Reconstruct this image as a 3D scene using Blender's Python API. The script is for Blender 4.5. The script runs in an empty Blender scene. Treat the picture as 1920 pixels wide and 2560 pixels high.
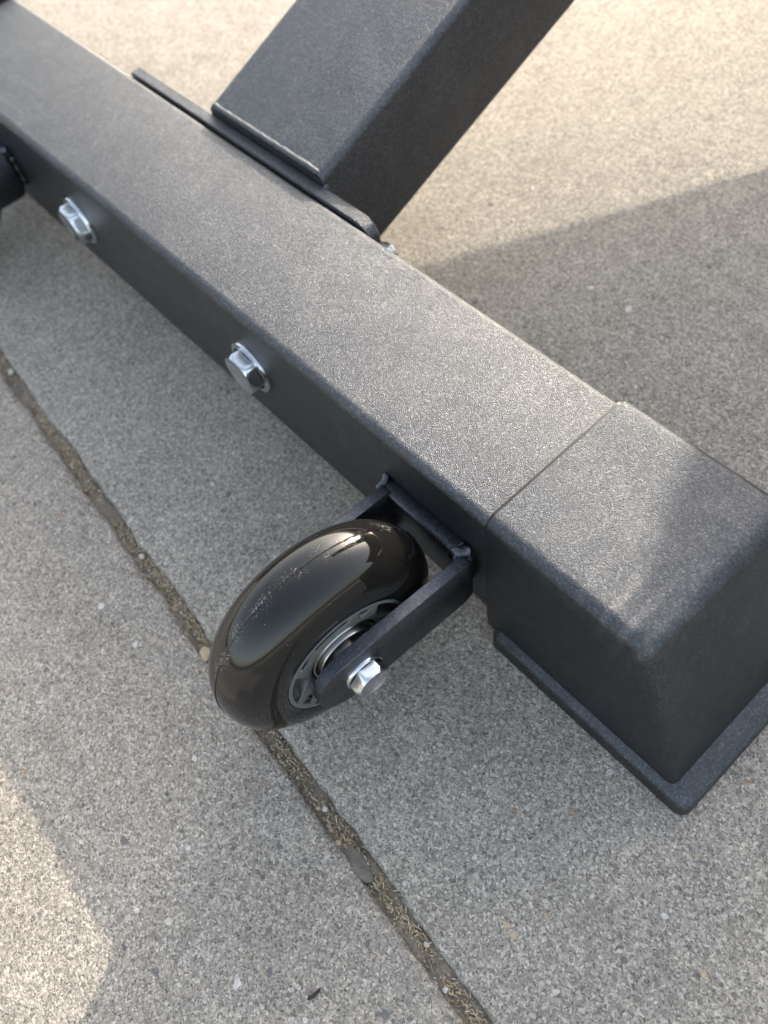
import bpy, bmesh, math, random
from mathutils import Vector, Matrix, noise as mnoise
random.seed(7)
sc = bpy.context.scene
C = sc.collection
S = 0.01                                   # everything below is laid out in centimetres

# ------------------------------------------------------------------ camera
cam_d = bpy.data.cameras.new('camera'); cam = bpy.data.objects.new('camera', cam_d); C.objects.link(cam)
cam.location = (8.2849*S, -11.0844*S, 27.6234*S)
cam.rotation_euler = (math.radians(30.8496), math.radians(6.9777), math.radians(47.9002))
cam_d.sensor_fit = 'HORIZONTAL'; cam_d.sensor_width = 36.0; cam_d.lens = 2012/1920*36.0
cam_d.clip_start = 0.005; cam_d.clip_end = 500
cam_d.dof.use_dof = True; cam_d.dof.focus_distance = 0.244; cam_d.dof.aperture_fstop = 15.0
sc.camera = cam

# ------------------------------------------------------------------ sky and sun (low, from behind the beam)
SUN = Vector((0.90, -2.217, -1.0)).normalized()          # direction the sunlight travels
EL = math.asin(-SUN.z)
w = bpy.data.worlds.new('World'); sc.world = w; w.use_nodes = True
nt = w.node_tree; bg = nt.nodes['Background']
sky = nt.nodes.new('ShaderNodeTexSky'); sky.sky_type = 'NISHITA'; sky.sun_disc = False
sky.sun_elevation = EL; sky.sun_rotation = math.atan2(-SUN.x, -SUN.y)
sky.air_density = 1.2; sky.dust_density = 3.8; sky.ozone_density = 0.6; sky.altitude = 0
hz = nt.nodes.new('ShaderNodeHueSaturation'); hz.inputs['Saturation'].default_value = 0.6      # thin milky haze over the whole sky
nt.links.new(sky.outputs[0], hz.inputs['Color']); nt.links.new(hz.outputs[0], bg.inputs[0]); bg.inputs[1].default_value = 0.15
sl = bpy.data.lights.new('sun', 'SUN'); sun = bpy.data.objects.new('sun', sl); C.objects.link(sun)
sl.energy = 1.9; sl.angle = math.radians(0.53); sl.color = (0.97, 0.85, 0.68)
sun.rotation_euler = SUN.to_track_quat('-Z', 'Y').to_euler(); sun.location = (0, 1, 1)
vs = sc.view_settings; vs.view_transform = 'Standard'; vs.look = 'None'; vs.exposure = 1.72; vs.gamma = 1.0
vs.use_curve_mapping = False
sc.cycles.use_denoising = True
sc.cycles.max_bounces = 6

# ------------------------------------------------------------------ material helpers
class NT:
    def __init__(s, name):
        s.m = bpy.data.materials.new(name); s.m.use_nodes = True
        s.t = s.m.node_tree; s.b = s.t.nodes['Principled BSDF']
        tc = s.t.nodes.new('ShaderNodeTexCoord'); s.obj = tc.outputs['Object']
    def n(s, typ, **kw):
        nd = s.t.nodes.new(typ)
        for k, v in kw.items():
            if k in nd.inputs: nd.inputs[k].default_value = v
            else: setattr(nd, k, v)
        return nd
    def l(s, a, b): s.t.links.new(a, b)
    def noise(s, scale, detail=2, rough=.5, vec=None, dist=0.0):
        nd = s.n('ShaderNodeTexNoise'); nd.inputs['Scale'].default_value = scale; nd.inputs['Detail'].default_value = detail
        nd.inputs['Roughness'].default_value = rough; nd.inputs['Distortion'].default_value = dist
        s.l(vec or s.obj, nd.inputs['Vector']); return nd.outputs['Fac']
    def vor(s, scale, feature='F1', vec=None, rnd=1.0):
        nd = s.n('ShaderNodeTexVoronoi'); nd.feature = feature; nd.inputs['Scale'].default_value = scale
        nd.inputs['Randomness'].default_value = rnd
        s.l(vec or s.obj, nd.inputs['Vector']); return nd
    def ramp(s, fac, stops, interp='LINEAR'):
        nd = s.n('ShaderNodeValToRGB'); cr = nd.color_ramp; cr.interpolation = interp
        while len(cr.elements) < len(stops): cr.elements.new(0.5)
        for e, (p, c) in zip(cr.elements, stops):
            e.position = p; e.color = (c, c, c, 1) if isinstance(c, (int, float)) else (*c, 1)
        s.l(fac, nd.inputs[0]); return nd.outputs[0]
    def mix(s, fac, a, b, mode='MIX'):
        nd = s.n('ShaderNodeMix'); nd.data_type = 'RGBA'; nd.blend_type = mode
        for i, v in ((0, fac), (6, a), (7, b)):
            sock = nd.inputs[i]
            if isinstance(v, bpy.types.NodeSocket): s.l(v, sock)
            elif isinstance(v, (int, float)): sock.default_value = v if i == 0 else (v, v, v, 1)
            else: sock.default_value = (*v, 1)
        return nd.outputs[2]
    def math(s, op, a, b=None, c=None, clamp=False):
        nd = s.n('ShaderNodeMath'); nd.operation = op; nd.use_clamp = clamp
        for i, v in enumerate((a, b, c)):
            if v is None: continue
            if isinstance(v, bpy.types.NodeSocket): s.l(v, nd.inputs[i])
            else: nd.inputs[i].default_value = v
        return nd.outputs[0]
    def bump(s, h, strength, dist, prev=None):
        nd = s.n('ShaderNodeBump'); nd.inputs['Strength'].default_value = strength; nd.inputs['Distance'].default_value = dist
        s.l(h, nd.inputs['Height'])
        if prev is not None: s.l(prev, nd.inputs['Normal'])
        return nd.outputs[0]
    def set(s, **kw):
        mp = dict(col='Base Color', rough='Roughness', metal='Metallic', nor='Normal', ior='IOR', spec='Specular IOR Level', coat='Coat Weight', coatr='Coat Roughness')
        for k, v in kw.items():
            sock = s.b.inputs[mp[k]]
            if isinstance(v, bpy.types.NodeSocket): s.l(v, sock)
            elif isinstance(v, tuple): sock.default_value = (*v, 1)
            else: sock.default_value = v
        return s.m

def mat_concrete(name):
    t = NT(name)
    warp = t.n('ShaderNodeVectorMath'); warp.operation = 'ADD'
    wn = t.n('ShaderNodeTexNoise'); wn.inputs['Scale'].default_value = 1100; wn.inputs['Detail'].default_value = 1; t.l(t.obj, wn.inputs['Vector'])
    wsc = t.n('ShaderNodeVectorMath'); wsc.operation = 'SCALE'; wsc.inputs[3].default_value = 0.0016
    t.l(wn.outputs['Color'], wsc.inputs[0]); t.l(t.obj, warp.inputs[0]); t.l(wsc.outputs[0], warp.inputs[1])
    v1 = t.vor(1500, vec=warp.outputs[0]); v2 = t.vor(440, vec=warp.outputs[0])
    g1 = t.n('ShaderNodeSeparateColor'); t.l(v1.outputs['Color'], g1.inputs[0])
    g2 = t.n('ShaderNodeSeparateColor'); t.l(v2.outputs['Color'], g2.inputs[0])
    fine = t.ramp(g1.outputs[0], [(0, (.08, .076, .072)), (.22, (.20, .192, .178)), (.5, (.34, .327, .305)), (.78, (.48, .465, .44)), (.92, (.66, .64, .61)), (1, (.82, .80, .77))])
    mid = t.ramp(g2.outputs[0], [(0, (.11, .11, .113)), (.3, (.24, .23, .215)), (.7, (.36, .345, .32)), (.9, (.46, .40, .33)), (1, (.66, .64, .60))])
    m2 = t.math('MULTIPLY', t.ramp(g2.outputs[1], [(.70, 0), (.74, 1)]), t.ramp(v2.outputs['Distance'], [(.26, 1), (.44, 0)]))
    nz = t.noise(1500, 3, .75)
    col = t.mix(t.ramp(nz, [(.38, .0), (.62, .6)]), fine, (.44, .423, .395))
    col = t.mix(t.math('MULTIPLY', m2, .8), col, mid)
    pits = t.ramp(nz, [(.30, .30), (.44, 1)]); col = t.mix(1.0, col, pits, 'MULTIPLY')
    large = t.ramp(t.noise(22, 5, .68), [(.28, .88), (.5, 1.0), (.72, 1.07)]); col = t.mix(1.0, col, large, 'MULTIPLY'); col = t.mix(1.0, col, t.ramp(t.noise(90, 3, .6), [(.3, .92), (.7, 1.06)]), 'MULTIPLY'); col = t.mix(1.0, col, (1.10, 1.03, .95), 'MULTIPLY')
    h = t.math('ADD', t.math('MULTIPLY', g1.outputs[0], .25), t.math('MULTIPLY', nz, 1.3))
    h = t.math('ADD', h, t.math('MULTIPLY', m2, .35))
    nor = t.bump(h, .9, .0009)
    rough = t.ramp(g1.outputs[1], [(0, .5), (.5, .85), (1, .95)])
    return t.set(col=col, rough=rough, nor=nor, spec=.35)

def mat_powder(name, base=(.030, .030, .032), metal=.35, rough=.5, grain=1.0, scale=1.0, dust=.5, scratch=0.0, scuff=None):
    t = NT(name)
    nor = t.bump(t.noise(3300*scale, 1, .5), grain, .00026)
    vv = t.vor(2000*scale); sp = t.n('ShaderNodeSeparateColor'); t.l(vv.outputs['Color'], sp.inputs[0])   # mixed light and dark grains in the coat
    grainy = t.ramp(sp.outputs[0], [(0, .76), (.55, .97), (.88, 1.18), (1, 1.6)])
    smear = t.ramp(t.noise(34, 4, .65, dist=1.6), [(.46, 0), (.70, 1)])
    f = t.math('MULTIPLY', smear, dust*.16, clamp=True)
    if scratch:                                     # faint rub marks along the bar
        mp = t.n('ShaderNodeMapping'); mp.inputs['Scale'].default_value = (14, 420, 420); mp.inputs['Rotation'].default_value = (0, 0, .10)
        t.l(t.obj, mp.inputs['Vector'])
        st = t.math('MULTIPLY', t.ramp(t.noise(1.0, 3, .6, vec=mp.outputs[0]), [(.60, 0), (.72, 1)]), t.ramp(t.noise(9, 2), [(.48, 0), (.60, 1)]))
        f = t.math('ADD', f, t.math('MULTIPLY', st, scratch), clamp=True)
    if scuff:                                       # rippled scuffs round one moulded corner
        vd = t.n('ShaderNodeVectorMath'); vd.operation = 'DISTANCE'; t.l(t.obj, vd.inputs[0]); vd.inputs[1].default_value = [c*S for c in scuff]
        mk = t.ramp(t.math('MULTIPLY', vd.outputs['Value'], 45.0), [(.1, 1), (.95, 0)])
        wv = t.n('ShaderNodeTexWave'); wv.inputs['Scale'].default_value = 42; wv.inputs['Distortion'].default_value = 7; wv.inputs['Detail'].default_value = 2; wv.inputs['Detail Scale'].default_value = 1.5
        t.l(t.obj, wv.inputs['Vector'])
        f = t.math('ADD', f, t.math('MULTIPLY', t.math('MULTIPLY', mk, t.ramp(wv.outputs['Fac'], [(.45, 0), (.9, 1)])), .13), clamp=True)
    col = t.mix(1.0, t.mix(f, base, (.42, .41, .39)), grainy, 'MULTIPLY')
    r = t.math('ADD', t.math('MULTIPLY', t.noise(60, 2), .14), rough-.07)
    return t.set(col=col, rough=r, metal=metal, nor=nor, spec=.7)

def mat_simple(name, col, rough, metal=0.0, spec=.5, bscale=0, bstr=.3, bdist=.0002, var=.0):
    t = NT(name)
    kw = dict(rough=rough, metal=metal, spec=spec)
    if var:
        nz = t.ramp(t.noise(180, 3, .6), [(.3, 1-var), (.7, 1+var)]); kw['col'] = t.mix(1.0, col, nz, 'MULTIPLY')
    else: kw['col'] = col
    if bscale: kw['nor'] = t.bump(t.noise(bscale, 3, .6), bstr, bdist)
    return t.set(**kw)

def mat_tyre():
    t = NT('smoked_polyurethane')
    sx = t.n('ShaderNodeSeparateXYZ'); t.l(t.obj, sx.inputs[0])
    ax = t.math('ABSOLUTE', sx.outputs[0])
    near = t.ramp(t.math('MULTIPLY', ax, 100), [(.0, 1), (.10, .8), (.30, .35), (.60, 0)])
    speck = t.noise(2600, 2, .7); patch = t.ramp(t.noise(110, 3, .6), [(.40, 0), (.60, 1)])
    thr = t.math('ADD', speck, t.math('MULTIPLY', t.math('MULTIPLY', near, patch), .24))
    d1 = t.ramp(thr, [(.73, 0), (.80, 1)])
    v = t.vor(620); sv = t.n('ShaderNodeSeparateColor'); t.l(v.outputs['Color'], sv.inputs[0])
    d2 = t.math('MULTIPLY', t.ramp(sv.outputs[0], [(.92, 0), (.94, 1)]), t.ramp(v.outputs['Distance'], [(.05, 1), (.11, 0)]))
    dust = t.math('MAXIMUM', d1, d2)
    tone = t.ramp(t.noise(60, 3), [(.3, (.006, .0058, .0056)), (.7, (.011, .010, .0088))])
    col = t.mix(t.math('MULTIPLY', dust, .8), tone, (.36, .34, .31))
    band = t.math('MULTIPLY', near, t.ramp(t.noise(420, 4, .7), [(.44, 0), (.62, 1)]))
    rough = t.math('ADD', t.math('MULTIPLY', dust, .6), t.math('ADD', t.math('MULTIPLY', band, .16), t.ramp(t.noise(120, 4, .6), [(.4, .03), (.75, .075)])))
    nor = t.bump(d1, .3, .00008)
    return t.set(col=col, rough=rough, nor=nor, spec=.55)

M = {}
M['concrete'] = mat_concrete('weathered_concrete')
M['powder'] = mat_powder('black_powder_coat', base=(.094, .098, .107), metal=.98, rough=.38, grain=1.0, dust=.35, scratch=.14)
M['plastic'] = mat_powder('black_grained_plastic', base=(.076, .081, .090), metal=.98, rough=.40, grain=.8, scale=1.1, dust=.3, scuff=(5.0, -2.4, 7.7))
M['forkpaint'] = mat_powder('textured_black_paint', base=(.100, .106, .125), metal=1.0, rough=.29, grain=.6, scale=1.1, dust=.3)
M['tyre'] = mat_tyre()
M['hub'] = mat_simple('grey_nylon', (.12, .13, .127), .42, spec=.5, bscale=700, bstr=.12, var=.06)
M['hub_dark'] = mat_simple('black_seal_and_gap', (.012, .012, .013), .45)
M['zinc'] = mat_simple('zinc_plated_steel', (.66, .69, .72), .21, 1.0, bscale=900, bstr=.16, bdist=.0001, var=.2)
M['steel'] = mat_simple('bearing_steel', (.55, .55, .53), .28, 1.0, bscale=1200, bstr=.15, bdist=.0001, var=.1)
M['shade_panel'] = mat_simple('shade_panel_black', (.022, .022, .024), .45, bscale=900, bstr=.3)
t = NT('joint_soil'); s1 = t.noise(900, 4, .65); s2 = t.noise(120, 3, .6)
cs = t.mix(t.ramp(s1, [(.3, 0), (.7, 1)]), (.13, .108, .082), (.42, .35, .26))
cs = t.mix(t.ramp(s2, [(.4, 0), (.6, .85)]), cs, (.25, .22, .185))
M['soil'] = t.set(col=cs, rough=.95, nor=t.bump(t.noise(1300, 4, .7), 1.0, .001), spec=.2)
M['ground'] = mat_simple('bedding_sand', (.20, .185, .16), .95, spec=.2, bscale=700, bstr=.6, bdist=.001, var=.2)
M['straw'] = [mat_simple('dry_straw_%d' % i, c, .8, spec=.25, bscale=2500, bstr=.4, var=.2) for i, c in enumerate([(.42, .34, .22), (.29, .225, .145), (.52, .46, .36), (.19, .15, .10)])]
M['bark'] = mat_simple('grey_bark', (.185, .165, .142), .9, spec=.2, bscale=900, bstr=.9, bdist=.0009, var=.35)
M['twig'] = mat_simple('dark_twig', (.05, .042, .036), .85, spec=.2, bscale=1500, bstr=.5, var=.3)
CHIP = {'white': (.54, .51, .47), 'dark': (.15, .145, .14), 'tan': (.46, .35, .23), 'pale': (.49, .45, .37), 'rust': (.34, .21, .12), 'grey': (.27, .245, .225), 'pink': (.44, .36, .315)}
for k, c in CHIP.items(): M['chip_'+k] = mat_simple('aggregate_'+k, c, .6, spec=.4, bscale=1400, bstr=.35, bdist=.0002, var=.18)

# ------------------------------------------------------------------ mesh helpers
def link(name, mesh, m=None, parent=None, loc=None, rot=None):
    o = bpy.data.objects.new(name, mesh); C.objects.link(o)
    if m is not None and mesh is not None and not mesh.materials: mesh.materials.append(m)
    if parent is not None: o.parent = parent
    if loc is not None: o.location = Vector(loc)*S
    if rot is not None: o.rotation_euler = rot
    return o
def mesh_of(name, V, F, smooth=35):
    me = bpy.data.meshes.new(name); me.from_pydata([(a*S, b*S, c*S) for a, b, c in V], [], F)
    bm = bmesh.new(); bm.from_mesh(me); bmesh.ops.remove_doubles(bm, verts=bm.verts, dist=1e-7)
    bmesh.ops.recalc_face_normals(bm, faces=bm.faces); bm.to_mesh(me); bm.free()
    if smooth:
        for p in me.polygons: p.use_smooth = True
        me.set_sharp_from_angle(angle=math.radians(smooth))
    return me
def thing(name, label, cat, loc=(0, 0, 0), group=None):
    o = bpy.data.objects.new(name, None); C.objects.link(o); o.location = Vector(loc)*S; o.empty_display_size = .02
    o['label'] = label; o['category'] = cat
    if group: o['group'] = group
    return o
def tag(o, label, cat, group=None):
    o['label'] = label; o['category'] = cat
    if group: o['group'] = group
    return o
def loft(rings, cap0=True, cap1=True, closed=True):
    n = len(rings[0]); V = [v for r in rings for v in r]; F = []
    for i in range(len(rings)-1):
        for j in range(n if closed else n-1):
            k = (j+1) % n; F.append((i*n+j, i*n+k, (i+1)*n+k, (i+1)*n+j))
    if cap0: F.append(tuple(range(n-1, -1, -1)))
    if cap1: F.append(tuple((len(rings)-1)*n+j for j in range(n)))
    return V, F
def rrect(x0, x1, y0, y1, rs, seg=6):
    """rounded rectangle; rs = radii at (x0y0, x1y0, x1y1, x0y1)"""
    out = []
    for (cx, cy, a0, r) in ((x0, y0, 180, rs[0]), (x1, y0, 270, rs[1]), (x1, y1, 0, rs[2]), (x0, y1, 90, rs[3])):
        sx = 1 if cx == x0 else -1; sy = 1 if cy == y0 else -1
        for i in range(seg+1):
            a = math.radians(a0+90*i/seg); out.append((cx+sx*r+r*math.cos(a), cy+sy*r+r*math.sin(a)))
    return out
def lathe_x(prof, n=96, close=False):
    """profile list of (x, r) turned round the X axis"""
    V = []; F = []; m = len(prof)
    for j in range(n):
        a = 2*math.pi*j/n
        for x, r in prof: V.append((x, r*math.cos(a), r*math.sin(a)))
    for j in range(n):
        k = (j+1) % n
        for i in range(m-1 if not close else m):
            i2 = (i+1) % m; F.append((j*m+i, j*m+i2, k*m+i2, k*m+i))
    return V, F
def bead(path, r, amp=.25, n=10, seed=0, freq=3.0):
    """lumpy weld bead along a polyline"""
    rings = []
    P = [Vector(p) for p in path]
    for i, p in enumerate(P):
        t = (P[min(i+1, len(P)-1)]-P[max(i-1, 0)]).normalized()
        u = t.orthogonal().normalized(); v = t.cross(u)
        end = .35 if i in (0, len(P)-1) else 1
        rr = r*end*(1+amp*math.sin(i*freq)+amp*.8*mnoise.noise(p*2.1+Vector((seed, 0, 0))))
        rings.append([tuple(p+u*math.cos(2*math.pi*j/n)*rr+v*math.sin(2*math.pi*j/n)*rr) for j in range(n)])
    return loft(rings)
def hexbolt(af, hh, fr, ft, phase=0, shank=0.3):
    """flange bolt head along +X: flange disc radius fr, hex head, dished top"""
    n = 72; rings = []
    def ring(x, f): return [(x, f(a)*math.cos(a), f(a)*math.sin(a)) for a in (2*math.pi*(j+.0)/n for j in range(n))]
    def hx(a):
        q = (math.degrees(a)+phase) % 60-30; return af/2/math.cos(math.radians(q))
    rc = af/2*1.02
    fl = [ring(-shank, lambda a: fr*.55), ring(0, lambda a: fr*.99), ring(ft*.5, lambda a: fr), ring(ft, lambda a: fr*.97), ring(ft*1.25, lambda a: af/2*1.12)]
    hd = [ring(ft*.7, hx), ring(ft+hh*.70, hx), ring(ft+hh*.86, lambda a: min(hx(a), rc*1.05)), ring(ft+hh, lambda a: min(hx(a), rc)*.985), ring(ft+hh*1.0, lambda a: rc*.88), ring(ft+hh*.90, lambda a: rc*.74), ring(ft+hh*.82, lambda a: rc*.55), ring(ft+hh*.76, lambda a: rc*.3), ring(ft+hh*.74, lambda a: rc*.03)]
    return loft(fl, True, False), loft(hd, False, True)

# ------------------------------------------------------------------ pavement: ground sheet, slabs, joint
G = 6000
me = mesh_of('pavement', [(-G, -G, -.75), (G, -G, -.75), (G, G, -.75), (-G, G, -.75)], [(0, 1, 2, 3)], 0)
pavement = link('pavement', me, M['ground']); pavement['kind'] = 'structure'; pavement['label'] = 'sand bed under concrete paving slabs'
JA = math.radians(-3.75); JO = Vector((0, -11.55, 0))          # the joint runs through JO, turned by JA
def J(u, v, z=0.0):
    return Vector((JO.x+u*math.cos(JA)-v*math.sin(JA), JO.y+u*math.sin(JA)+v*math.cos(JA), z))
def jit(u, k): return .16*mnoise.noise(Vector((u*.35, k*7.3, 0)))+.09*mnoise.noise(Vector((u*1.3, k*3.1, 5)))+.05*mnoise.noise(Vector((u*4.1, k, 9)))
def slab_mesh(name, u0, u1, v0, v1, fine=None):
    """slab outline in joint coordinates, worn ragged edges; local origin at its centre"""
    per = []; step = .22 if fine else 2.5
    def side(a, b, k):
        L = (Vector(b)-Vector(a)).length; n = max(2, int(L/(step if k == fine else 2.5)))
        d = (Vector(b)-Vector(a))/L; nrm = Vector((-d.y, d.x))
        for i in range(n):
            p = Vector(a)+d*(L*i/n); s = p.x if abs(d.x) > .5 else p.y
            e = min(1, min(i, n-i)*step/1.0) if k == fine else 1
            per.append(p+nrm*(jit(s, k)*e))
    side((u0, v0), (u1, v0), 1); side((u1, v0), (u1, v1), 2); side((u1, v1), (u0, v1), 3); side((u0, v1), (u0, v0), 4)
    cu, cv = (u0+u1)/2, (v0+v1)/2
    rings = []
    for ins, z in ((0, -4.5), (0, -.30), (.05, -.13), (.14, -.04), (.28, 0)):
        rg = []
        for p in per:
            wz = 1+.6*mnoise.noise(Vector((p.x*.8, p.y*.8, 3)))
            du = -1 if p.x > cu else 1; dv = -1 if p.y > cv else 1
            iu = ins*wz*du if abs(abs(p.x-cu)-(u1-u0)/2) < .6 else 0
            iv = ins*wz*dv if abs(abs(p.y-cv)-(v1-v0)/2) < .6 else 0
            rg.append((p.x+iu-cu, p.y+iv-cv, z))
        rings.append(rg)
    V, F = loft(rings); return mesh_of(name, V, F, 50), cu, cv
slabs = []
W_, D_, GAP = 100, 50, .30
for i in range(-2, 3):
    for j in range(-3, 4):
        u0 = -68+i*(W_+.8); v0 = j*(D_+.8)
        f = 1 if (i == 0 and j == 0) else 3 if (i == 0 and j == -1) else None
        if f or not slabs or 'plain' not in globals():
            me, cu, cv = slab_mesh('paving_slab', u0+GAP, u0+W_+.8-GAP, v0+GAP, v0+D_+.8-GAP, f)
            if not f: plain = me
        else:
            me = plain; cu, cv = u0+W_/2+.4, v0+D_/2+.4
        o = link('paving_slab', me, M['concrete'], pavement, J(cu, cv), (0, 0, JA)); slabs.append((o, i, j))
back_slab = [o for o, i, j in slabs if i == 0 and j == 0][0]; front_slab = [o for o, i, j in slabs if i == 0 and j == -1][0]
back_slab['label'] = 'concrete paving slab under the black frame'; front_slab['label'] = 'concrete paving slab in front of the wheel'

# soil that fills the joint
V = []; F = []; nu, nv = 460, 9
for a in range(nu+1):
    u = -67+98*a/nu
    for b in range(nv+1):
        v = -.75+1.5*b/nv; p = Vector((u*1.7, v*2.3, 0))
        z = -.31+.16*mnoise.noise(p)+.10*mnoise.noise(p*3.1)+.10*mnoise.noise(Vector((u*.25, 0, 4)))-.05*abs(v)
        V.append(tuple(J(u, v, z)))
for a in range(nu):
    for b in range(nv): q = a*(nv+1)+b; F.append((q, q+1, q+nv+2, q+nv+1))
soil = link('joint_soil', mesh_of('joint_soil', V, F, 60), M['soil']); soil['kind'] = 'stuff'; soil['label'] = 'dry brown soil filling the joint between the slabs'

# ------------------------------------------------------------------ the machine: one steel frame
RT = thing('exercise_frame', 'black steel base frame of an exercise machine with end cap and caster wheel', 'frame', (0, 0, 0))
BW, ZT, ZB = 3.0, 7.42, 1.34
# crossbeam: square tube along X
rings = []
for x in (-41.5, -40, -30, -20, -10, 1.2):
    rings.append([(x, a, b) for a, b in rrect(-BW, BW, ZB, ZT, (.36, .36, .36, .36), 7)])
beam = link('crossbeam', mesh_of('crossbeam', *loft(rings), 40), M['powder'], RT)

def end_cap(mirror_x=None):
    """moulded foot: straight open side at x=0, end face raking outwards, flange at the ground"""
    f = (lambda x: x) if mirror_x is None else (lambda x: mirror_x-x)
    rings = []
    def sec(z, ins=0.0):
        k = (7.72-z)/(7.72-1.0)
        xe = 5.78+2.35*k-ins; yy = 3.10+.05*k-ins
        r = .62-.32*min(1, max(0, k*1.25))
        cy = [(-yy), yy]
        base = rrect(0.13, xe, -yy, yy, (.03, r, r, .03), 7)
        return [(f(x), y, z+.05*mnoise.noise(Vector((x*.5, y*.5, z)))*(1 if z > 7 else 0)) for x, y in base]
    for z in (.6, 1.0, 2, 3, 4, 5, 6, 6.8): rings.append(sec(z))
    R_ = .42
    for a in range(1, 9):
        th = math.radians(90*a/8); rings.append(sec(7.72-R_+R_*math.sin(th), R_*(1-math.cos(th))))
    for ins in (.7, 1.2, 1.8, 2.4): rings.append(sec(7.72, ins+.0))
    cap = link('end_cap', mesh_of('end_cap', *loft(rings), 50), M['plastic'], RT)
    rim_gap = []
    for x, g in ((0, -.02), (.02, .04), (.16, .04)): rim_gap.append([(f(x), y, z) for y, z in rrect(-3.0-g, 3.0+g, .8, 7.60+g, (.1, .1, .42, .42), 6)])
    link('rim_gap', mesh_of('rim_gap', *loft(rim_gap, False, False), 40), M['hub_dark'], cap)  # black ring added in place of the shaded gap at the cap edge
    rg = []
    def fl(ins, z):
        return [(f(x), y, z) for x, y in rrect(.55-0*ins, 8.92-ins, -3.50+ins, 3.50-ins, (.32, .4, .4, .32), 6)]
    for ins, z in ((.10, 0.0), (0.0, .10), (.02, .62), (.06, .78), (.14, .86), (.62, 1.08), (.9, 1.10)): rg.append(fl(ins, z))
    link('flange', mesh_of('flange', *loft(rg), 40), M['plastic'], cap)
    return cap
cap1 = end_cap(); cap1['label'] = 'flared black plastic foot cap at the beam end'
cap2 = end_cap(-40.7)

# mounting plate on the back of the beam
def plate_pts(y):
    return [(x, y, z) for x, z in rrect(-28.9, -11.95, .9, 7.44, (.4, .9, 1.15, .12), 8)]
rg = []
for y, ins in ((3.03, .05), (3.07, 0), (3.53, 0), (3.60, .06)):
    rg.append([(x, y, z) for x, z in rrect(-28.9+ins, -11.95-ins, .9+ins, 7.44-ins, (.4, .8, .75, .12), 8)])
link('mounting_plate', mesh_of('mounting_plate', *loft(rg), 40), M['powder'], RT)
# rising tube
TA = math.radians(21.0); ty, tz = math.cos(TA), math.sin(TA)
rg = []
for y in (3.58, 10, 20, 30, 40, 45.5):
    z0 = (y-3.6)*math.tan(TA); hgt = 5.2/math.cos(TA)
    rg.append([(x, y, z) for x, z in rrect(-22.95, -15.2, 7.86+z0-hgt, 7.86+z0, (.34,)*4, 6)])
tube = link('rising_tube', mesh_of('rising_tube', *loft(rg), 40), M['powder'], RT)
tube['label'] = 'wide black steel tube rising behind the beam'
path = [(-22.75+7.3*i/60, 3.68, 7.82+.03*mnoise.noise(Vector((i*.4, 0, 0)))) for i in range(61)]
link('weld_bead', mesh_of('weld_bead', *bead(path, .15, .14, seed=3, freq=math.pi), 70), M['powder'], tube)
path = [(-15.17, 3.68, 7.5-4.6*i/40) for i in range(41)]
link('weld_bead', mesh_of('weld_bead', *bead(path, .16, .10, seed=5, freq=1.9), 70), M['powder'], tube)

def bolt(name, parent, loc, rot, af, hh, fr, ft, phase):
    a, b = hexbolt(af, hh, fr, ft, phase)
    o = link(name, mesh_of(name, *b, 28), M['zinc'], parent, loc, rot)
    link('washer', mesh_of('washer', *a, 35), M['zinc'], o)
    return o
RZ = math.radians(-90)                       # local +X to world -Y
bolt('bolt', RT, (-12.50, -3.0, 4.55), (0, 0, RZ), 1.66, .54, 1.16, .15, 12)
bolt('bolt', RT, (-26.0, -3.0, 4.35), (0, 0, RZ), 1.66, .54, 1.16, .15, 6)
# threaded ends and nuts behind the plate
for x in (-13.0, -27.6):
    rr = []; n = 36
    for y, r in ((0, .82), (.75, .82), (.85, .74)):
        rr.append([(y, r/math.cos(math.radians((360*j/n) % 60-30))*.98*math.cos(2*math.pi*j/n), r/math.cos(math.radians((360*j/n) % 60-30))*.98*math.sin(2*math.pi*j/n)) for j in range(n)])
    nut = link('nut', mesh_of('nut', *loft(rr), 28), M['zinc'], RT, (x, 3.6, 4.6), (0, 0, math.radians(90)))
    prof = [(.8, 0.001)]+[(.8+.05*i, .46 if i % 2 else .50) for i in range(8)]+[(1.22, .4), (1.22, .001)]
    link('thread', mesh_of('thread', *lathe_x(prof, 32), 50), M['zinc'], nut)

# ------------------------------------------------------------------ caster: fork, wheel, axle bolt
def pocket(r, deg):
    """depth of the moulded pockets in the hub face"""
    d = 0
    for k in range(5):
        q = (deg-(97+72*k)+180) % 360-180
        if abs(q) < 23:
            rin = 2.16-.66*(1-(q/23)**2)
            d = max(d, min(1, max(0, (r-rin)/.10))*min(1, max(0, (2.17-r)/.05)))
        q = (deg-(61+72*k)+180) % 360-180
        if abs(q) < 6.5:
            rin = 2.10-.42*math.sqrt(max(0, 1-(q/6.5)**2))
            d = max(d, .85*min(1, max(0, (r-rin)/.07))*min(1, max(0, (2.11-r)/.05)))
    return d
def make_tyre():
    prof = []
    R0 = 4.015
    half = [(1.22, 2.26), (1.31, 2.33), (1.335, 2.5)]
    for i in range(1, 19):
        a = math.radians(90*i/18)
        half.append((1.335*math.cos(a)**.92 if i < 18 else 0.0, 2.5+(R0-2.5)*math.sin(a)**.98))
    half = half[:-1]
    seam = [(.034, R0), (.022, R0+.022), (0, R0+.030)]
    pts = half+seam
    full = pts+[(-x, r) for x, r in reversed(pts[:-1])]
    full = full+[(-1.22, 1.9), (1.22, 1.9)]
    return mesh_of('tyre', *lathe_x(full, 180, True), 35)
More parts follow.
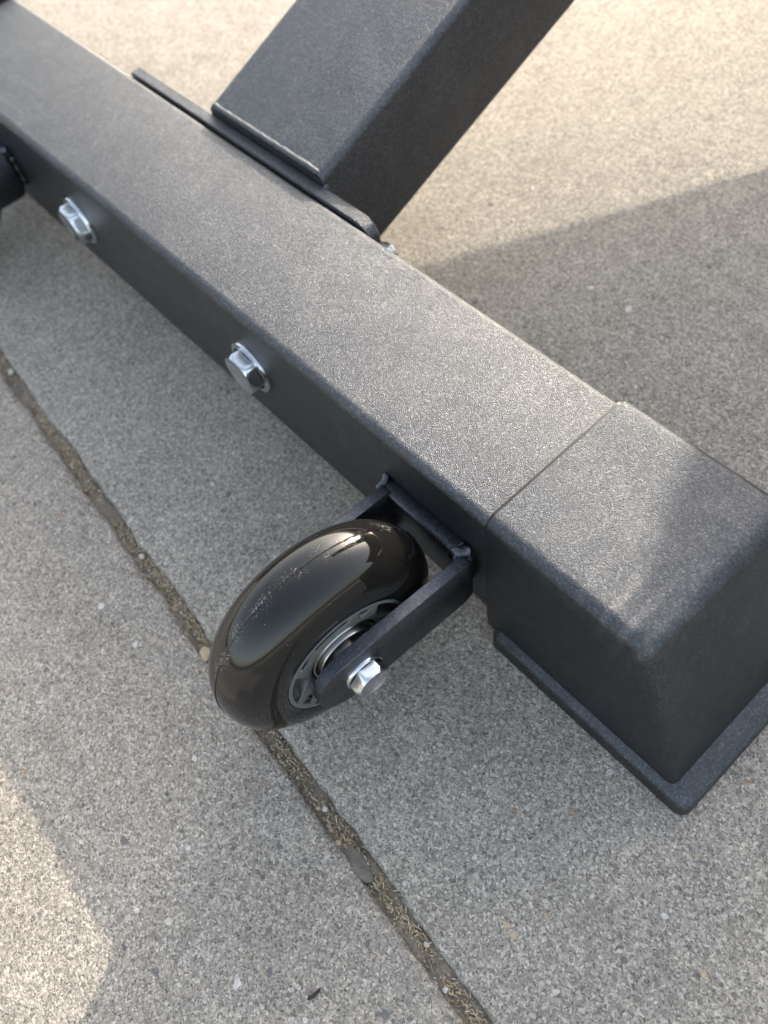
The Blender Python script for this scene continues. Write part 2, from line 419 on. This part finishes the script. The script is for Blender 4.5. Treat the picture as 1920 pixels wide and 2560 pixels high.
def make_hub():
    V = []; F = []; na = 540
    rad = [2.30, 2.285, 2.25, 2.2, 2.17, 2.15, 2.12, 2.10, 2.07, 2.02, 1.96, 1.90, 1.84, 1.78, 1.72, 1.66, 1.60, 1.55, 1.50, 1.45, 1.38, 1.33, 1.30, 1.27]
    def fx(r):
        if r > 2.24: return 1.30+.02*(2.30-r)/.06
        if r > 1.38: return 1.32-.16*((2.24-r)/.86)
        return 1.16-.10*(1.38-r)/.11
    rows = [(r, True) for r in rad]
    for side in (1, -1):
        base = len(V)
        for r in rad:
            for j in range(na):
                a = 360*j/na
                x = fx(r)-.30*pocket(r, a)
                V.append((side*x, r*math.cos(math.radians(a)), r*math.sin(math.radians(a))))
        for j in range(na): a = 2*math.pi*j/na; V.append((side*.6, 1.22*math.cos(a), 1.22*math.sin(a)))
        for i in range(len(rad)):
            for j in range(na): k = (j+1) % na; F.append((base+i*na+j, base+i*na+k, base+(i+1)*na+k, base+(i+1)*na+j))
    return mesh_of('hub', V, F, 50)
TY, HB = make_tyre(), make_hub()
BR = mesh_of('bearing_race', *lathe_x([(.55, 1.22), (1.09, 1.22), (1.11, 1.20), (1.11, 1.15), (1.06, 1.12), (.55, 1.12)], 96, True), 35)
SH = mesh_of('bearing_seal', *lathe_x([(.55, 1.12), (.98, 1.12), (.98, .5), (.55, .5)], 72, True), 35)
SP = mesh_of('spacer_washer', *lathe_x([(.6, 1.03), (1.20, 1.03), (1.24, 1.01), (1.25, .94), (1.25, .50), (1.56, .50), (1.56, .40), (.6, .40)], 96, True), 30)
def fork_arm_mesh(x0, x1, y_root, zc, h, y_ax):
    """flat bar with a half-round end, lying in the YZ plane between x0 and x1"""
    pts = []
    yc = y_ax-.42
    for i in range(0, 25):
        a = math.radians(90+180*i/24); pts.append((yc+h*math.cos(a), zc+h*math.sin(a)))
    pts += [(y_root-.5, zc-h), (y_root-.22, zc-h+.05), (y_root-.06, zc-h+.18), (y_root, zc-h+.4), (y_root, zc+h-.16), (y_root-.05, zc+h-.06), (y_root-.2, zc+h)]
    def off(p, ins):
        cy, cz = (y_root+yc)/2, zc
        return (p[0]-ins*(1 if p[0] > cy else -1), p[1]-ins*(1 if p[1] > cz else -1))
    rg = []
    for x, ins in ((x0, .025), (x0+.025, 0), (x1-.025, 0), (x1, .025)):
        rg.append([(x, *off(p, ins)) for p in pts])
    return mesh_of('fork_arm', *loft(rg), 40)
def caster(xw, psi, wz=4.124, wy=-7.918):
    fk_pts = []
    xl, xr = xw-2.17, xw+1.50
    rg = []
    for y, ins in ((-3.0, .04), (-3.05, 0), (-3.46, 0), (-3.52, .06)):
        rg.append([(x, y, z) for x, z in rrect(xl+ins, xr-ins, wz-1.22+ins, wz+1.02-ins, (.12,)*4, 5)])
    fk = link('caster_fork', mesh_of('caster_fork', *loft(rg), 40), M['forkpaint'], RT)
    # arms: the right one leans in slightly with the axle
    c, s = math.cos(psi), math.sin(psi)
    ar = link('fork_arm', fork_arm_mesh(1.55, 1.99, 4.62, 0, 1.22, 0), M['forkpaint'], fk, (xw, wy, wz), (math.radians(-1.5), 0, psi))
    al = link('fork_arm', fork_arm_mesh(-2.10, -1.68, 4.55, 0, 1.22, 0), M['forkpaint'], fk, (xw, wy, wz), (math.radians(-1.5), 0, psi*.4))
    pr = [(xr+.10+.16*math.sin(i*.12), -3.32-.28*(i/14), wz+1.06-.015*i*i*.12) for i in range(15)]
    link('weld_bead', mesh_of('weld_bead', *bead([(xr+.22, -3.04, wz+.62), (xr+.25, -3.10, wz+.82), (xr+.22, -3.2, wz+.95), (xr+.12, -3.35, wz+1.0), (xr+.05, -3.46, wz+.98), (xr+.08, -3.56, wz+.9), (xr+.14, -3.6, wz+.75)], .22, .10, seed=1, freq=1.9), 80), M['forkpaint'], fk)
    link('weld_bead', mesh_of('weld_bead', *bead([(xr+.16, -3.1, wz+.7-.16*i) for i in range(12)], .20, .15, seed=8, freq=1.6), 80), M['forkpaint'], fk)
    link('weld_bead', mesh_of('weld_bead', *bead([(xl-.10, -3.02, wz+1.16), (xl-.04, -3.06, wz+1.08), (xl+.02, -3.12, wz+1.02), (xl+.08, -3.3, wz+.96), (xl+.05, -3.5, wz+.92), (xl, -3.62, wz+.85)], .15, .10, seed=2, freq=1.3), 80), M['forkpaint'], fk)
    wh = link('wheel', TY, M['tyre'], RT, (xw, wy, wz), (0, 0, psi)); wh['label'] = 'glossy smoked black caster wheel with grey hub'
    link('hub', HB, M['hub'], wh); link('bearing_race', BR, M['steel'], wh); link('bearing_seal', SH, M['hub_dark'], wh); link('spacer_washer', SP, M['steel'], wh)
    ax = Vector((xw+1.99*c, wy+1.99*s, wz+.02))
    bolt('axle_bolt', RT, ax, (math.radians(8), 0, psi), 1.14, .46, .70, .12, 17)
    return fk
caster(-2.375, math.radians(-2.2))
caster(-34.4, math.radians(0))

# panel and column added out of view to shade the ground and cap end
YP = 42.0
poly = [(-31, 16.9), (-15.6, 9.4), (4.2, .3), (40, .3), (40, 23.7), (-14.6, 23.7), (-20, 22.8), (-29, 19.5)]
def inset(P, d):
    n = len(P); out = []
    cx = sum(p[0] for p in P)/n; cz = sum(p[1] for p in P)/n
    for x, z in P:
        v = Vector((cx-x, cz-z)).normalized()*d; out.append((x+v.x, z+v.y))
    return out
rg = []
for y, ins in ((YP, 0), (YP+3.0, 0), (YP+3.8, .7), (YP+4.2, 1.8)): rg.append([(x, y, z) for x, z in inset(poly, ins)])
link('added_shade_panel', mesh_of('added_shade_panel', *loft(rg), 30), M['shade_panel'], RT)  # added, unseen: outline follows the shadow edge wanted behind the beam
rg = [[(x, y, z) for x, y in rrect(-37.3, -18, 100, 112, (1,)*4, 4)] for z in (0, 50, 100, 150)]
link('added_shade_column', mesh_of('added_shade_column', *loft(rg), 40), M['powder'], RT)  # added, unseen: placed to throw the soft shade across the cap top

# ------------------------------------------------------------------ small things
CAMM = None
def hit(px, py, z=0.0):
    """world point (cm) on the plane z under a pixel of the 1920x2560 photograph: used to read off where a chip lies"""
    R = cam.rotation_euler.to_matrix(); d = R @ Vector(((px-960)/2012, -(py-1280)/2012, -1)); o = cam.location/S
    k = (z-o.z)/d.z; return o+d*k
def chip_mesh(i):
    rnd = random.Random(100+i); n = rnd.choice((5, 6, 7)); base = []
    el = rnd.uniform(.55, .95)
    for k in range(n):
        a = 2*math.pi*(k+rnd.uniform(-.25, .25))/n; r = rnd.uniform(.75, 1.1); base.append((r*math.cos(a), r*math.sin(a)*el))
    rg = [[(x*.5, y*.5, -.06) for x, y in base], [(x*.5, y*.5, .006) for x, y in base], [(x*.40, y*.40, .022) for x, y in base]]
    return loft(rg)
chips = []
for i in range(8): chips.append(chip_mesh(i))
CM = {}
def chip(parent, P, size, kind, rot, shape):
    key = (shape, kind)
    if key not in CM:
        me = mesh_of('aggregate_chip', *chips[shape], 0); me.materials.append(M['chip_'+kind]); CM[key] = me
    o = bpy.data.objects.new('aggregate_chip', CM[key]); C.objects.link(o); o.parent = parent
    loc = parent.matrix_basis.inverted() @ (Vector((P.x, P.y, 0))*S)
    o.location = (loc.x, loc.y, 0); o.rotation_euler = (0, 0, rot); o.scale = (size, size, 1)
known = [(593, 2458, .50, 'white'), (422, 2304, .38, 'pale'), (342, 2277, .30, 'white'), (203, 2106, .30, 'white'), (388, 2427, .34, 'dark'), (675, 2431, .34, 'dark'), (310, 2102, .36, 'dark'), (487, 1897, .34, 'white'), (700, 2117, .34, 'dark'), (763, 2151, .28, 'dark'), (963, 2536, .42, 'dark'), (1267, 2312, .38, 'tan'), (1281, 2339, .34, 'tan'), (919, 2358, .3, 'dark'), (763, 2551, .24, 'white'), (1187, 2143, .3, 'white'), (912, 2069, .24, 'tan'), (1525, 1929, .32, 'white'), (1867, 1953, .22, 'rust'), (1438, 2030, .24, 'rust'), (1285, 2025, .2, 'rust'), (532, 1210, .34, 'white'), (253, 1516, .36, 'white'), (338, 1611, .40, 'white'), (116, 1674, .36, 'dark'), (150, 1288, .28, 'rust'), (399, 1539, .34, 'pink'), (36, 1143, .34, 'dark'), (570, 1236, .36, 'dark'), (1570, 774, .55, 'white'), (1476, 720, .42, 'white'), (1783, 774, .46, 'pink'), (1187, 755, .38, 'dark'), (1228, 509, .42, 'dark'), (1331, 472, .42, 'white'), (1773, 667, .40, 'dark'), (1300, 810, .34, 'pale'), (760, 1365, .36, 'tan'), (690, 1395, .30, 'white'), (700, 1290, .34, 'white'), (1097, 1739, .3, 'pink'), (1660, 2290, .30, 'white'), (1560, 2400, .28, 'dark'), (1480, 2240, .26, 'white'), (1760, 2440, .30, 'tan'), (1390, 2480, .30, 'white'), (470, 2120, .26, 'white'), (555, 2060, .24, 'dark'), (240, 2010, .3, 'pink')]  # one dark entry beyond the beam is a hole, drawn as dark colour
for i, (px, py, sz, k) in enumerate(known):
    P = hit(px, py); v = -(P.x-JO.x)*math.sin(JA)+(P.y-JO.y)*math.cos(JA)
    if abs(v) < .75: continue
    chip(back_slab if v > 0 else front_slab, P, sz*.85, k, random.uniform(0, 6.28), i % 8)
kinds = ['white', 'dark', 'grey', 'pale', 'tan', 'pink', 'grey', 'grey', 'pale', 'rust']
made = 0
while made < 130:
    px, py = random.uniform(-60, 1980), random.uniform(-40, 2620); P = hit(px, py)
    v = -(P.x-JO.x)*math.sin(JA)+(P.y-JO.y)*math.cos(JA)
    if abs(v) < .8 or abs(P.y) < 2.5 and P.x > -45: continue
    chip(back_slab if v > 0 else front_slab, P, random.uniform(.09, .2), random.choice(kinds), random.uniform(0, 6.28), random.randrange(8)); made += 1

# straw, husks and grit lying in the joint: one mass nobody could count
V = []; F = []; MI = []
def add_box(P, d, L, wd, th, mi):
    d = d.normalized(); sd = d.cross(Vector((0, 0, 1)))
    sd = sd.normalized() if sd.length > .01 else Vector((1, 0, 0)); up = sd.cross(d); b = len(V)
    for sgn, tap in ((-1, .6), (0, 1), (1, .5)):
        for a, c in ((-1, -1), (1, -1), (1, 1), (-1, 1)):
            V.append(tuple(P+d*(sgn*L/2)+sd*(a*wd/2*tap)+up*(c*th/2*tap)+up*(0 if sgn else L*.04)))
    for k in range(2):
        for q in range(4): F.append((b+k*4+q, b+k*4+(q+1) % 4, b+k*4+4+(q+1) % 4, b+k*4+4+q)); MI.append(mi)
    F.append((b+3, b+2, b+1, b)); F.append((b+8, b+9, b+10, b+11)); MI.extend((mi, mi))
rnd = random.Random(5)
for k in range(6600):
    u = rnd.uniform(-30, 14); dens = mnoise.noise(Vector((u*.35, 2.2, 0)))+.25*(u > -8)
    if dens < rnd.uniform(-.45, .35): continue
    v = max(-.42, min(.42, rnd.gauss(0, .17))); ang = JA+rnd.gauss(0, .75)
    L = rnd.choice((.04, .05, .06, .07, .09, .11, .13, .16, .28))*rnd.uniform(.7, 1.2)
    P = J(u, v, -.24+rnd.uniform(-.06, .08))
    add_box(P, Vector((math.cos(ang), math.sin(ang), rnd.uniform(-.25, .25))), L, rnd.uniform(.018, .05), rnd.uniform(.01, .025), rnd.choice((0, 0, 1, 2, 3, 1)))
me = bpy.data.meshes.new('straw_litter'); me.from_pydata([(a*S, b*S, c*S) for a, b, c in V], [], F)
for m_ in M['straw']: me.materials.append(m_)
me.polygons.foreach_set('material_index', MI)
lit = link('straw_litter', me); lit['kind'] = 'stuff'; lit['label'] = 'dry straw and husk bits lying in the slab joint'

# loose grit on the slabs
V = []; F = []
for k in range(900):
    if rnd.random() < .35: P = Vector((rnd.uniform(-8, 9.5), -3.6-abs(rnd.gauss(0, .5)), 0))
    elif rnd.random() < .4: P = J(rnd.uniform(-28, 12), rnd.choice((-1, 1))*(.4+abs(rnd.gauss(0, .9))))
    else: P = hit(rnd.uniform(0, 1920), rnd.uniform(0, 2560))
    r = rnd.uniform(.012, .045); b = len(V); n = 5
    for q in range(n): a = 2*math.pi*q/n+rnd.uniform(0, .6); V.append((P.x+r*math.cos(a), P.y+r*math.sin(a)*.8, -.005))
    for q in range(n): a = 2*math.pi*q/n+rnd.uniform(0, .6); V.append((P.x+.7*r*math.cos(a), P.y+.7*r*math.sin(a)*.8, r*.7))
    for q in range(n): F.append((b+q, b+(q+1) % n, b+n+(q+1) % n, b+n+q))
    F.append(tuple(b+n+q for q in range(n)))
grit = link('grit', mesh_of('grit', V, F, 0), M['chip_pale']); grit['kind'] = 'stuff'; grit['label'] = 'loose sandy grit scattered over the slabs'

def stone(name, P, size, m, label, cat, seed, flat=.6, elong=1.0, rot=0, group=None):
    bm = bmesh.new(); bmesh.ops.create_icosphere(bm, subdivisions=3, radius=1)
    for v in bm.verts:
        q = v.co.copy(); k = 1+.28*mnoise.noise(q*1.1+Vector((seed, 0, 0)))+.10*mnoise.noise(q*3+Vector((seed, 3, 0)))
        v.co = Vector((q.x*elong, q.y, q.z*flat))*k*size*S/2
    me = bpy.data.meshes.new(name); bm.to_mesh(me); bm.free()
    for p in me.polygons: p.use_smooth = True
    o = link(name, me, m, None, P, (0, 0, rot)); return tag(o, label, cat, group)
stone('bark_flake', hit(895, 2160, -.1)+Vector((0, 0, -.10)), .62, M['bark'], 'flat grey bark flake wedged in the slab joint', 'bark', 4, .28, 2.1, JA-.05)
stone('stone_chip', hit(512, 1632, -.05)+Vector((0, 0, -.10)), .42, M['chip_tan'], 'tan stone chip in the joint touching the wheel edge', 'stone', 9, .5, 1.5, JA-.3)
for q, (px, py, sz, k, lab) in enumerate([(812, 2022, .26, 'white', 'small white pebble in the joint above the bark flake'), (795, 2020, .20, 'tan', 'tiny tan pebble beside the white pebble in the joint'),
        (1113, 2475, .24, 'white', 'small white pebble near the lower end of the joint'), (1066, 2362, .24, 'pale', 'pale pebble at the joint edge below the bark flake'), (845, 2107, .30, 'tan', 'cream sliver lying at the top of the bark flake'),
        (27, 928, .42, 'white', 'pale pebble in the joint at the left picture edge'), (354, 1390, .34, 'pale', 'pale grey pebble in the joint left of the wheel'), (215, 1225, .24, 'rust', 'rust brown pebble in the joint on the far left')]):
    P = hit(px, py, -.15); stone('pebble', P+Vector((0, 0, -.05)), sz*.66, M['chip_'+k], lab, 'pebble', 20+q, .75, 1.25, q*1.1, 'pebbles in the slab joint')
# clods of cemented dirt that bridge the joint
for q, (px, py, sz, lab) in enumerate([(372, 1428, .85, 'dark grey clod bridging the joint left of the wheel'), (40, 965, .8, 'dark grey clod in the joint near the left edge'), (1090, 2420, .8, 'cracked grey clod in the joint below the bark flake'), (680, 1835, .75, 'grey clod in the joint just below the wheel')]):
    P = hit(px, py, -.2); stone('dirt_clod', P+Vector((0, 0, -.17)), sz*.85, M['bark'], lab, 'clod', 40+q, .42, 1.5, JA, 'clods in the slab joint')
# dark twig on the front slab
tp = [hit(x, y)+Vector((0, 0, .03+.03*math.sin(i))) for i, (x, y) in enumerate([(768, 2499), (776, 2494), (785, 2489), (792, 2482), (798, 2476), (800, 2470)])]
tw = link('twig', mesh_of('twig', *bead([tuple(p) for p in tp], .05, .2, 8, 4, 1.1), 60), M['twig']); tag(tw, 'short dark curved twig lying on the front slab', 'twig')
